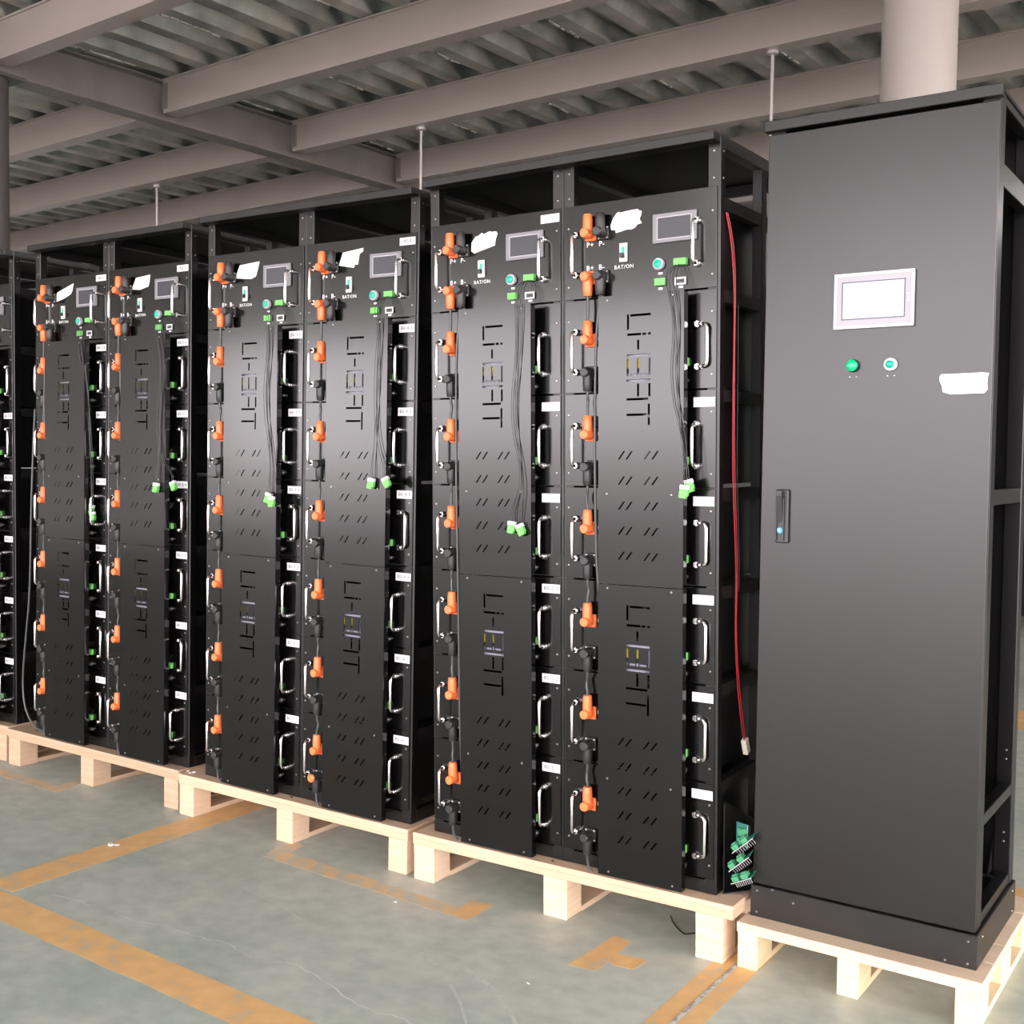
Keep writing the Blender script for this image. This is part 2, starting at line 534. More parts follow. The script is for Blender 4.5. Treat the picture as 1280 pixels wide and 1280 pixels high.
PH = 0.234
def channel(s0, s1, web_front, width):
    """C beam along s; front web flush with lower flange, thin top lip"""
    b = MB()
    z0, z1 = DZ - PH, DZ
    t = web_front
    b.box(s0, s1, t, t + 0.012, z0, z1 - 0.012)
    b.box(s0, s1, t + 0.012, t + width, z0, z0 + 0.012)
    b.box(s0, s1, t - 0.012, t + width, z1 - 0.012, z1)
    return b
tpos = [-1.225, 0.03, 1.225, 2.42, 3.56, 4.75]
onames = ['frontmost', 'second', 'third', 'fourth', 'fifth', 'sixth']
for k, t in enumerate(tpos):
    for side in (0, 1):
        s0, s1 = ((-20.0, -0.155), (0.0, 13.0))[side]
        nm = '%s roof beam from the front, %s of the cross girder' % (onames[k], ('left', 'right')[side])
        o = thing('roof_beam', 'grey brown ' + nm, 'beam', CEIL, 'parallel roof beams')
        put('web', channel(s0, s1, t, 0.12).mesh('roof_beam', 'beam'), o)
        if side == 1 or k > 0:
            # end plate with bolts at the girder
            e = 0.0 if side == 1 else -0.155
            d = 1 if side == 1 else -1
            put('end_plate', MB().box(min(e, e + d * 0.05), max(e, e + d * 0.05), t - 0.012, t - 0.001, DZ - 0.205, DZ - 0.035).mesh('end_plate', 'girder'), o)
            for q in range(3):
                put('bolt', MB().lathe((e + d * 0.025, t - 0.011, DZ - 0.17 + q * 0.055), (0, -1, 0), [(0, 0.013), (0.009, 0.013)], 6).mesh('bolt', 'girder'), o)
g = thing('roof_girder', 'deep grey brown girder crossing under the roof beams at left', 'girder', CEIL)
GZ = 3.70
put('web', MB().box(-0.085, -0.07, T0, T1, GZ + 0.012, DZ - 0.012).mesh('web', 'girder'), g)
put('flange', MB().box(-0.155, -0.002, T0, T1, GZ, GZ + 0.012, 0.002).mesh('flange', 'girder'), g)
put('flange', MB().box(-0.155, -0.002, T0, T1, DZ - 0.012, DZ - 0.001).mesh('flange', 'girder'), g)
# columns
c = thing('round_column', 'thick round beige grey steel column behind the tall cabinet', 'column', Matrix.Translation((0.67, 2.985, 0)))
put('shaft', MB().lathe((0, 0, 0.02), (0, 0, 1), [(0, 0.18), (3.95, 0.18)], 40).mesh('shaft', 'column', True), c)
put('base_plate', MB().box(-0.26, 0.26, -0.26, 0.26, 0, 0.02, 0.003).mesh('base_plate', 'column'), c)
c = thing('round_column', 'shaded round column at the far left under the girder', 'column', Matrix.Translation((-4.53, 1.235, 0)))
put('shaft', MB().lathe((0, 0, 0.02), (0, 0, 1), [(0, 0.12), (3.66, 0.12)], 32).mesh('shaft', 'shadedcolumn', True), c)
put('base_plate', MB().box(-0.2, 0.2, -0.2, 0.2, 0, 0.02, 0.003).mesh('base_plate', 'shadedcolumn'), c)
put('cap_plate', MB().box(-0.16, 0.16, -0.16, 0.16, 3.68, 3.70).mesh('cap_plate', 'shadedcolumn'), c)
# hanger rods
for (x, y, lb) in ((-6.16, 3.83, 'thin hanger rod below the ceiling above the third rack'),
                   (-3.018, 3.655, 'thin hanger rod dropping behind the gap right of the second rack'),
                   (-0.297, 3.50, 'thin hanger rod dropping behind the left edge of the tall cabinet')):
    r = thing('hanger_rod', lb, 'rod', Matrix.Translation((x, y, DZ - PH)), 'ceiling hanger rods')
    put('rod', MB().cyl((0, 0, -1.9), (0, 0, -0.012), 0.0105, 10).mesh('rod', 'conduit', True), r)
    put('top_flange', MB().lathe((0, 0, -0.022), (0, 0, 1), [(0, 0.016), (0.006, 0.034), (0.022, 0.034)], 14).mesh('top_flange', 'conduit', True), r)

# ------------------------------------------------------------------ pallets
def pallet(name, label, mw, x0, x1, y0, y1, zt, blocks, bw, bd, dm, bm, th=0.017, sth=0.022):
    p = thing(name, label, 'pallet', mw, 'wooden pallets in a row')
    inv = mw.inverted()
    nb = 5
    for ya in (y0, (y0 + y1) / 2 - bd / 2, y1 - bd):
        put('stringer', MB().box(x0, x1, ya + 0.001, ya + bd, zt - th - sth, zt - th, 0.0015).mesh('stringer', dm), p)
    gap = 0.004
    L = (y1 - y0) / nb
    for i in range(nb):     # deck boards
        ya, yb = y0 + i * L, y0 + (i + 1) * L - gap
        put('deck_board', MB().box(x0, x1, ya, yb, zt - th, zt, 0.0015).mesh('deck_board', dm), p)
    for bx in blocks:
        for j, by in enumerate((y0 + 0.003, (y0 + y1) / 2 - bd / 2, y1 - bd - 0.003)):
            zz = (inv @ Vector((mw @ Vector((bx + bw / 2, by + bd / 2, 0))).to_tuple()[:2] + (0.0,))).z
            put('block', MB().box(bx, bx + bw, by, by + bd, zz + (0.0 if j == 0 else 0.018), zt - th - sth, 0.002).mesh('block', bm), p)
        zz = (inv @ Vector((mw @ Vector((bx + bw / 2, (y0 + y1) / 2, 0))).to_tuple()[:2] + (0.0,))).z
        put('bottom_runner', MB().box(bx, bx + bw, y0 + 0.003 + bd, y1 - 0.003, zz, zz + 0.018, 0.0015).mesh('bottom_runner', bm), p)
    return p
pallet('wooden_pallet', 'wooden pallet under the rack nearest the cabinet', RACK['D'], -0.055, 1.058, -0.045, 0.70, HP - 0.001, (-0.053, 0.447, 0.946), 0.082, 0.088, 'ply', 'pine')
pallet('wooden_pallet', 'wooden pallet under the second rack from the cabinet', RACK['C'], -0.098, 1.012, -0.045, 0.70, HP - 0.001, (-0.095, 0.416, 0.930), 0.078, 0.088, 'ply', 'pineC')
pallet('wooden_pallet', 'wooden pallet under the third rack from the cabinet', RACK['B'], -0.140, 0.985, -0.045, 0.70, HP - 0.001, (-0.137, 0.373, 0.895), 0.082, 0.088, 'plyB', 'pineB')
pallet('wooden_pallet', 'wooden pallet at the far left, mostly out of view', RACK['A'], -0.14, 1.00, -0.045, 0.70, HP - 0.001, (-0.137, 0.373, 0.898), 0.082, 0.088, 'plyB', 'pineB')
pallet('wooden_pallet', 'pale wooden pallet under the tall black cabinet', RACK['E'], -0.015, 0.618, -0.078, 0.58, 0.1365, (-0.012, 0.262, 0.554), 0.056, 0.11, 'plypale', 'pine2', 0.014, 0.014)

# ------------------------------------------------------------------ rack frame
ZB = [1.8275 - 0.2721 * k for k in range(7)]        # module boundaries, top to bottom
DEPTH = 0.60
TOPZ = 2.236
PX = [(0.0, 0.034), (0.4576, 0.4945), (0.4957, 0.5290), (0.953, 0.990)]
rm = {}
rm['post'] = [MB().box(a, b, 0.0, 0.032, HP, TOPZ - 0.004, 0.0018).mesh('post', 'frame') for a, b in PX]
rm['backpost'] = [MB().box(a, b, DEPTH - 0.032, DEPTH, HP, TOPZ - 0.004, 0.0018).mesh('back_post', 'inner') for a, b in PX]
rm['midpost'] = [MB().box(a, b, 0.295, 0.33, HP, TOPZ - 0.03, 0.0015).mesh('middle_post', 'inner') for a, b in ((0.0, 0.03), (0.96, 0.99))]
rm['cap'] = MB().box(0.004, 0.988, -0.044, 0.006, TOPZ - 0.021, TOPZ + 0.003, 0.0015).mesh('top_cap', 'frame')
rm['topside'] = [MB().box(a, b, 0.0, DEPTH, TOPZ - 0.032, TOPZ, 0.0015).mesh('top_rail', 'frame') for a, b in ((0.001, 0.034), (0.478, 0.512), (0.956, 0.989))]
rm['toppanel'] = MB().box(0.003, 0.987, 0.007, DEPTH - 0.002, TOPZ, TOPZ + 0.003).mesh('top_panel', 'inner')
rm['topback'] = MB().box(0.034, 0.956, DEPTH - 0.03, DEPTH - 0.001, TOPZ - 0.032, TOPZ - 0.001, 0.0015).mesh('top_rail', 'frame')
rm['bottomfront'] = MB().box(0.034, 0.956, 0.001, 0.03, HP, ZB[6] - 0.003, 0.0015).mesh('bottom_rail', 'frame')
rm['bottomside'] = [MB().box(a, b, 0.032, DEPTH - 0.032, HP, HP + 0.035, 0.0015).mesh('bottom_rail', 'frame') for a, b in ((0.001, 0.033), (0.957, 0.989))]
rm['rail'] = [MB().box(a, b, 0.033, DEPTH - 0.033, -0.034, 0.0).add([], []).mesh('side_rail', 'inner') for a, b in ((0.002, 0.030), (0.481, 0.509), (0.960, 0.9885))]
rm['seam'] = MB().box(0.4, 0.45, 0, 0.01, 0, 0.01)
screw_me = MB().lathe((0, 0, 0), (0, -1, 0), [(0, 0.0032), (0.0010, 0.0032), (0.0020, 0.0020)], 10).mesh('screw', 'steel', True)
sidescrew_me = MB().lathe((0, 0, 0), (1, 0, 0), [(0, 0.0032), (0.0010, 0.0032), (0.0020, 0.0020)], 10).mesh('screw', 'steel', True)

# cover plate with cut letters and slots -------------------------------------
CX0, CX1, CY = 0.150, 0.4155, -0.056
def fromimg(x, z):      # measured on the panel plane -> true position on the cover plane
    return (x + 0.056 * (1.747 - x) / 2.906, z + 0.056 * (1.378 - z) / 2.906)
def cut_list(dz):
    T = 0.0033
    rects = []
    def h(x0, x1, z):
        rects.append((x0, x1, z - T, z + T))
    def v(x, z0, z1):
        rects.append((x - T, x + T, min(z0, z1), max(z0, z1)))
    h(0.2225, 0.2872, 1.7722); v(0.2150, 1.7325, 1.7760)                        # L
    h(0.2127, 0.2570, 1.7183); h(0.2610, 0.2730, 1.7183); h(0.2790, 0.2872, 1.7183)      # i
    v(0.2476, 1.6748, 1.7023)                                                     # -
    h(0.2119, 0.2870, 1.6592)                                                     # B
    v(0.2145, 1.6010, 1.6500); v(0.2476, 1.6010, 1.6500); v(0.2840, 1.6010, 1.6500)
    h(0.2215, 0.2415, 1.6048); h(0.2540, 0.2775, 1.6048)
    h(0.2107, 0.2870, 1.5885)                                                     # A
    v(0.2476, 1.5430, 1.5790); v(0.2835, 1.5420, 1.5790); h(0.2108, 0.2800, 1.5352)
    h(0.2109, 0.2760, 1.4912); v(0.2820, 1.4616, 1.5215)                          # T
    out = []
    for x0, x1, z0, z1 in rects:
        p = [fromimg(x0, z0), fromimg(x1, z0), fromimg(x1, z1), fromimg(x0, z1)]
        out.append(p)
    for r in range(5):
        zb = 1.3639 - 0.0722 * r
        for x in (0.1830, 0.2077, 0.2655, 0.2900):
            w = 0.0058
            out.append([fromimg(x, zb), fromimg(x + w, zb), fromimg(x + 0.0235, zb + 0.0238), fromimg(x + 0.0235 - w, zb + 0.0238)])
    return [[(a, b - dz) for a, b in p] for p in out]
def cover_mesh(zt, zb, dz):
    cu = bpy.data.curves.new('cover', 'CURVE')
    cu.dimensions = '2D'
    cu.fill_mode = 'BOTH'
    cu.extrude = 0.0008
    def spline(pts):
        s = cu.splines.new('POLY')
        s.points.add(len(pts) - 1)
        for p, q in zip(s.points, pts):
            p.co = (q[0], q[1], 0, 1)
        s.use_cyclic_u = True
    spline([(CX0, zb), (CX1, zb), (CX1, zt), (CX0, zt)])
    for p in cut_list(dz):
        spline(p)
    return curve_mesh(cu, 'cover_panel', 'cover', Matrix.Translation((0, CY, 0)) @ UP)
COVZ = ((1.8235, 1.0105), (1.0085, 0.1640))
cover_me = [cover_mesh(COVZ[0][0], COVZ[0][1], 0.0), cover_mesh(COVZ[1][0], COVZ[1][1], 0.8150)]
ret_me = []
for zt, zb in COVZ:
    ret_me.append([MB().box(CX1 - 0.0012, CX1 + 0.0004, CY + 0.0006, CY + 0.022, zb, zt).mesh('side_return', 'cover'),
                   MB().box(CX0 - 0.0004, CX0 + 0.0012, CY + 0.0006, CY + 0.022, zb, zt).mesh('side_return', 'cover')])
cov_screws = [[(0.179, 1.8115), (0.382, 1.8115), (0.178, 1.267), (0.380, 1.267)],
              [(0.180, 0.9980), (0.381, 0.9980), (0.180, 0.448), (0.381, 0.448), (0.184, 0.1760), (0.387, 0.1760)]]
peg_me = MB().cyl((0, CY + 0.0008, 0), (0, -0.0042, 0), 0.005, 8).mesh('standoff', 'case', True)

def make_rack(key, label):
    r = thing('battery_rack', label, 'rack', RACK[key], 'battery racks standing in a row')
    for me in rm['post']:
        put('post', me, r)
    for me in rm['backpost']:
        put('back_post', me, r)
    for me in rm['midpost']:
        put('middle_post', me, r)
    put('top_cap', rm['cap'], r)
    for me in rm['topside']:
        put('top_rail', me, r)
    put('top_rail', rm['topback'], r)
    put('top_panel', rm['toppanel'], r)
    put('bottom_rail', rm['bottomfront'], r)
    for me in rm['bottomside']:
        put('bottom_rail', me, r)
    for z in [2.075] + ZB:
        for me in rm['rail']:
            put('side_rail', me, r, (0, 0, z))
    for x in (0.020, 0.4755, 0.515, 0.9705):
        for z in (2.196, 2.124):
            put('screw', screw_me, r, (x, 0, z))
    for z in (2.196, 2.124):
        put('screw', sidescrew_me, r, (0.990, 0.018, z))
    for bay in (0, 1):
        for i in (0, 1):
            cp = put('cover_panel', cover_me[i], r, (bay * W, 0, 0))
            for me in ret_me[i]:
                put('side_return', me, cp)
            for x, z in cov_screws[i]:
                put('screw', screw_me, cp, (x, CY - 0.0008, z))
                put('standoff', peg_me, cp, (x, 0, z - 0.004 if z > 1.81 else z))
    return r
make_rack('D', 'black two-bay battery rack standing right beside the tall cabinet')
make_rack('C', 'black two-bay battery rack in the middle of the row')
make_rack('B', 'black two-bay battery rack third from the tall cabinet')
make_rack('A', 'black battery rack cut off by the left picture edge')

# ------------------------------------------------------------------ module and control unit meshes
pm = {}
pm['panel'] = MB().box(0.008, 0.4862, -0.0042, -0.0002, -0.2690, -0.0012, 0.0008).mesh('front_panel', 'black')
pm['case'] = MB().box(0.050, 0.446, 0.0005, 0.50, -0.262, -0.012).mesh('case', 'case')
pm['cpanel'] = MB().box(0.008, 0.4862, -0.0042, -0.0002, 0.0030, 0.2735, 0.0008).mesh('front_panel', 'black')
pm['ccase'] = MB().box(0.050, 0.446, 0.0005, 0.45, 0.012, 0.262).mesh('case', 'case')
def handle_mesh():
    b = MB()
    H, D_, r = 0.058, 0.033, 0.0050
    c = 0.012
    b.tube([(0, -0.008, H), (0, -D_ + c, H), (0, -D_ + c * 0.3, H - c * 0.3), (0, -D_, H - c), (0, -D_, -H + c), (0, -D_ + c * 0.3, -H + c * 0.3), (0, -D_ + c, -H), (0, -0.008, -H)], r, 10)
    for s in (-1, 1):
        b.lathe((0, -0.014, s * H), (0, 1, 0), [(0, 0.0078), (0.003, 0.0086), (0.008, 0.0086)], 12)
    return b.mesh('handle', 'chrome', True)
pm['handle'] = handle_mesh()
pm['mount'] = MB().lathe((0, -0.0042, 0), (0, -1, 0), [(0, 0.0100), (0.003, 0.0100), (0.006, 0.0085), (0.0085, 0.0085)], 14).mesh('handle_mount', 'chrome', True)
pm['green'] = MB().box(0.3850, 0.4080, -0.016, -0.0042, -0.206, -0.184, 0.0015).box(0.3925, 0.4005, -0.0165, -0.0155, -0.200, -0.190).mesh('signal_socket', 'green')
pm['round'] = MB().lathe((0.3960, -0.0042, -0.2455), (0, -1, 0), [(0, 0.0095), (0.004, 0.0095), (0.004, 0.0065), (0.013, 0.0065), (0.013, 0.0045)], 14).mesh('round_socket', 'steel', True)
pm['label'] = MB().box(0.4205, 0.4840, -0.0046, -0.0041, -0.0475, -0.0210).mesh('label_sticker', 'white')
pm['clabel'] = MB().box(0.4180, 0.4830, -0.0046, -0.0041, 0.2350, 0.2600).mesh('label_sticker', 'white')
# display sticker behind the cut letters
def rects_mesh(rs, m, y=-0.0048):
    b = MB()
    for x0, x1, z0, z1 in rs:
        b.box(x0, x1, y, y + 0.0005, z0, z1)
    return b
pm['sticker'] = MB().box(0.228, 0.338, -0.0440, -0.0042, -0.252, -0.155).mesh('status_sticker', 'navy')
pm['stickerpale'] = rects_mesh([(0.233, 0.335, -0.180, -0.160), (0.293, 0.318, -0.250, -0.180), (0.233, 0.335, -0.248, -0.222)], 'lavender', -0.0445).mesh('sticker_print', 'lavender')
pm['stickeryellow'] = rects_mesh([(0.224, 0.243, -0.209, -0.180), (0.257, 0.277, -0.209, -0.180)], 'yellow', -0.0448).mesh('sticker_bar', 'yellow')

def connector(up, m, screws):
    """elbow power plug; origin at the panel face, body axis along z"""
    s = 1 if up else -1
    b = MB()
    b.box(-0.017, 0.019, -0.013, -0.0042, -0.019, 0.019, 0.002)                 # flange
    b.lathe((0, -0.010, 0), (0, -1, 0), [(0, 0.0155), (0.022, 0.0155), (0.026, 0.0135), (0.0385, 0.0135), (0.041, 0.011)], 18)
    b.lathe((0, -0.026, -s * 0.012), (0, 0, s), [(0, 0.010), (0.003, 0.0145), (0.045, 0.0145), (0.064, 0.0130), (0.0665, 0.0115)], 18)
    return b.mesh('connector', m, True)
pm['orange_up'] = connector(True, 'orange', False)
pm['orange_dn'] = connector(False, 'orange', False)
pm['black_up'] = connector(True, 'blackplastic', True)
pm['black_dn'] = connector(False, 'blackplastic', True)
cs = MB()
for sx in (-0.0125, 0.0145):
    for sz in (-0.0145, 0.0145):
        cs.lathe((sx, -0.0125, sz), (0, -1, 0), [(0, 0.0034), (0.002, 0.0034), (0.003, 0.002)], 8)
pm['conn_screws'] = cs.mesh('flange_screw', 'steel', True)
pm['orange_cap'] = MB().lathe((0, -0.0505, 0), (0, -1, 0), [(0, 0.0142), (0.006, 0.0142), (0.011, 0.009)], 16).mesh('end_cap', 'orange', True)
txt = {k: text_mesh(k, 0.021, 'print') for k in ('P+', 'P-', 'B+', 'B-')}
txt_small = {k: text_mesh(k, 0.016, 'print') for k in ('B+', 'B-')}
txt['BAT/ON'] = text_mesh('BAT/ON', 0.0155, 'print')
label_txt = {}
def ltext(s):
    if s not in label_txt:
        label_txt[s] = text_mesh(s, 0.0165, 'ink')
    return label_txt[s]

HX = (0.0500, 0.4330)       # handle mount columns
XK, XK2 = 0.0968, 0.1375    # power connector columns
ZO, ZBK = -0.1192, -0.2125  # orange / black terminal below module top
FOLD = {'D1': 'OOOOOO', 'D2': 'RORRRR', 'C1': 'OOROOO', 'C2': 'OOROOO', 'B1': 'RROrRR', 'B2': 'RRRRRO', 'A2': 'RROOOO'}
ORD = ['topmost', 'second', 'third', 'fourth', 'fifth', 'lowest']
BAYNO = {'B1': 1, 'B2': 2, 'C1': 3, 'C2': 4, 'D1': 5, 'D2': 6, 'A2': 0}

def add_handles(p, zc, fold):
    for i, x in enumerate(HX):
        ang = 0.0
        if i == 1 and fold in 'Rr':
            ang = math.radians(72)
        elif i == 1:
            ang = math.radians(-4)
        h = put('handle', pm['handle'], p, (x, -0.0042, zc), (0, 0, ang))
        for s in (-1, 1):
            put('handle_mount', pm['mount'], p, (x, 0, zc + s * 0.058))

def module(key, bay, k, mw):
    bk = key + str(bay + 1)
    lb = '%s battery module in the %s bay of the %s' % (ORD[k], ('left', 'right')[bay], RNAME[key])
    t = thing('battery_module', 'black ' + lb, 'battery module', mw @ Matrix.Translation((bay * W, 0, ZB[k])), 'battery modules in the racks')
    put('front_panel', pm['panel'], t)
    put('case', pm['case'], t)
    add_handles(t, -0.1515, FOLD[bk][k])
    put('signal_socket', pm['green'], t)
    put('round_socket', pm['round'], t)
    if k > 0 or key in 'CB':
        l = put('label_sticker', pm['label'], t)
        if key in 'CBA' or (key == 'D' and bay == 0 and k > 2):
            put('label_print', ltext('B0-%d-%d' % (BAYNO[bk], 6 - k)), l, (0.4523, -0.0047, -0.0343))
    for x in (0.020, 0.4740):
        for z in (-0.061, -0.231):
            put('screw', screw_me, t, (x, -0.0042, z))
    put('terminal_print', txt_small['B+'], t, (0.1275, -0.0043, ZO + 0.002))
    put('terminal_print', txt_small['B-'], t, (0.1275, -0.0043, ZBK + 0.002))
    if k in (0, 3):
        s = put('status_sticker', pm['sticker'], t)
        put('sticker_print', pm['stickerpale'], s)
        put('sticker_bar', pm['stickeryellow'], s)
    return t

# control unit parts (local z: 0 = bottom at ZB[0])
def cz(z):
    return z - ZB[0]
def quadbox(x0, x1, z0, z1, y0, y1, bev=0.0):
    return MB().box(x0, x1, y0, y1, cz(z0), cz(z1), bev)
pm['bezel'] = quadbox(0.2965, 0.4290, 1.9640, 2.0445, -0.012, -0.0042, 0.0015).mesh('screen_bezel', 'bezel')
def frame_rects(x0, x1, z0, z1, w, y, m, name):
    b = MB()
    for a in ((x0, x1, z1 - w, z1), (x0, x1, z0, z0 + w), (x0, x0 + w, z0 + w, z1 - w), (x1 - w, x1, z0 + w, z1 - w)):
        b.box(a[0], a[1], y, y + 0.0008, cz(a[2]), cz(a[3]))
    return b.mesh(name, m)
pm['bezel_line'] = frame_rects(0.3105, 0.4150, 1.9730, 2.0345, 0.0022, -0.0126, 'bezelline', 'bezel_line')
pm['screen'] = quadbox(0.3130, 0.4125, 1.9755, 2.0320, -0.0124, -0.0119).mesh('screen', 'screen')
pm['switch'] = quadbox(0.1905, 0.2150, 1.9240, 1.9770, -0.010, -0.0042, 0.001).mesh('switch_plate', 'white')
pm['switch_green'] = quadbox(0.1990, 0.2075, 1.9480, 1.9660, -0.0115, -0.0098).mesh('switch_mark', 'teal')
pm['switch_lever'] = MB().box(0.1985, 0.2080, -0.024, -0.0100, cz(1.9345), cz(1.9480), 0.0015).mesh('switch_lever', 'blackplastic')
pm['btn_ring'] = MB().lathe((0.3150, -0.0042, cz(1.907)), (0, -1, 0), [(0, 0.0165), (0.010, 0.0165), (0.012, 0.0145), (0.012, 0.011)], 22).mesh('button_ring', 'bezelline', True)
pm['btn'] = MB().lathe((0.3150, -0.014, cz(1.907)), (0, -1, 0), [(0, 0.0112), (0.005, 0.0112), (0.0065, 0.0090)], 20).mesh('push_button', 'teal', True)
pm['green1'] = quadbox(0.3645, 0.4015, 1.8970, 1.9165, -0.020, -0.0042, 0.001).mesh('terminal_plug', 'green')
pm['green2'] = quadbox(0.3030, 0.3350, 1.8470, 1.8675, -0.014, -0.0042, 0.001).box(0.316, 0.323, -0.0145, -0.0135, cz(1.853), cz(1.862)).mesh('terminal_socket', 'green')
pm['rj'] = frame_rects(0.3640, 0.3985, 1.8445, 1.8655, 0.005, -0.0095, 'white', 'network_socket')
pm['rj2'] = quadbox(0.3650, 0.3975, 1.8455, 1.8645, -0.0090, -0.0042).mesh('network_socket_body', 'blackplastic')
pm['mark'] = MB().box(-0.0065, 0.0065, -0.0046, -0.0041, -0.0030, 0.0030, 0.0002).mesh('printed_mark', 'print')
tape_poly = {
 'D2': [(0.160, 2.032), (0.168, 2.050), (0.180, 2.064), (0.187, 2.0665), (0.190, 2.0635), (0.214, 2.066), (0.246, 2.0675), (0.252, 2.0625), (0.259, 2.061), (0.2575, 2.050), (0.252, 2.040), (0.2595, 2.027), (0.246, 2.025), (0.238, 2.017), (0.226, 2.013), (0.214, 2.0145), (0.177, 2.008), (0.1755, 2.017), (0.1615, 2.018)],
 'D1': [(0.163, 2.008), (0.165, 2.035), (0.180, 2.051), (0.190, 2.0520), (0.203, 2.060), (0.212, 2.055), (0.232, 2.062), (0.242, 2.059), (0.257, 2.059), (0.262, 2.052), (0.255, 2.035), (0.252, 2.017), (0.228, 2.012), (0.195, 2.005), (0.175, 2.0)],
 'C2': [(0.155, 2.018), (0.172, 2.060), (0.262, 2.069), (0.262, 2.058), (0.246, 2.050), (0.240, 2.016), (0.226, 2.016), (0.222, 2.006)],
 'C1': [(0.148, 2.010), (0.172, 2.055), (0.272, 2.062), (0.262, 2.030), (0.254, 2.010), (0.230, 2.002)],
 'B2': [(0.150, 2.015), (0.176, 2.058), (0.262, 2.065), (0.258, 2.040), (0.252, 2.020), (0.200, 2.010)],
 'B1': [(0.150, 1.996), (0.158, 2.035), (0.270, 2.066), (0.262, 2.035), (0.250, 2.022), (0.200, 2.006)],
}
def control(key, bay, mw):
    bk = key + str(bay + 1)
    lb = 'control unit with small screen, %s bay, %s' % (('left', 'right')[bay], RNAME[key])
    t = thing('control_unit', lb, 'control unit', mw @ Matrix.Translation((bay * W, 0, ZB[0])), 'control units atop the bays')
    put('front_panel', pm['cpanel'], t)
    put('case', pm['ccase'], t)
    add_handles(t, cz(1.9563), 'O')
    bz = put('screen_bezel', pm['bezel'], t)
    put('bezel_line', pm['bezel_line'], bz)
    put('screen', pm['screen'], bz)
    sw = put('switch_plate', pm['switch'], t)
    put('switch_mark', pm['switch_green'], sw)
    put('switch_lever', pm['switch_lever'], sw)
    rg = put('button_ring', pm['btn_ring'], t)
    put('push_button', pm['btn'], rg)
    put('terminal_socket', pm['green2'], t)
    rj = put('network_socket', pm['rj'], t)
    put('network_socket_body', pm['rj2'], rj)
    for x, z in ((0.318, 1.8815), (0.318, 1.8395), (0.3805, 1.8395)):
        put('printed_mark', pm['mark'], t, (x, 0, cz(z)))
    for k_, x, z in (('P+', 0.0925, 1.983), ('P-', 0.1305, 1.983), ('B+', 0.0925, 1.9165), ('B-', 0.1305, 1.9165), ('BAT/ON', 0.2030, 1.9105)):
        put('terminal_print', txt[k_], t, (x, -0.0043, cz(z)))
    for x in (0.020, 0.4740):
        for z in (2.0365, 1.8665):
            put('screw', screw_me, t, (x, -0.0042, cz(z)))
    put('positive_terminal', pm['orange_up'], t, (XK, 0, cz(2.012)))
    q = put('negative_terminal', pm['black_up'], t, (XK2, 0, cz(2.012)))
    put('flange_screw', pm['conn_screws'], q)
    if bk not in ('D2', 'C1', 'A2'):
        l = put('label_sticker', pm['clabel'], t)
        if key in 'CB':
            put('label_print', ltext('B0-%d' % BAYNO[bk]), l, (0.4505, -0.0047, 0.2475))
    return t

# ------------------------------------------------------------------ fill the racks
def tape_note(key, bay, mw):
    bk = key + str(bay + 1)
    if bk not in tape_poly:
        return
    poly = [(x, cz(z)) for x, z in tape_poly[bk]]
    me = MB().prism(poly, lambda a, b, d: (a, d, b), -0.0052, -0.0043).mesh('tape_note', 'paper')
    o = put('tape_note', me)
    o.matrix_world = mw @ Matrix.Translation((bay * W, 0, ZB[0]))
    tag(o, 'torn white tape note, control unit of %s bay, %s' % (('left', 'right')[bay], RNAME[key]), 'tape', 'torn white tape notes')

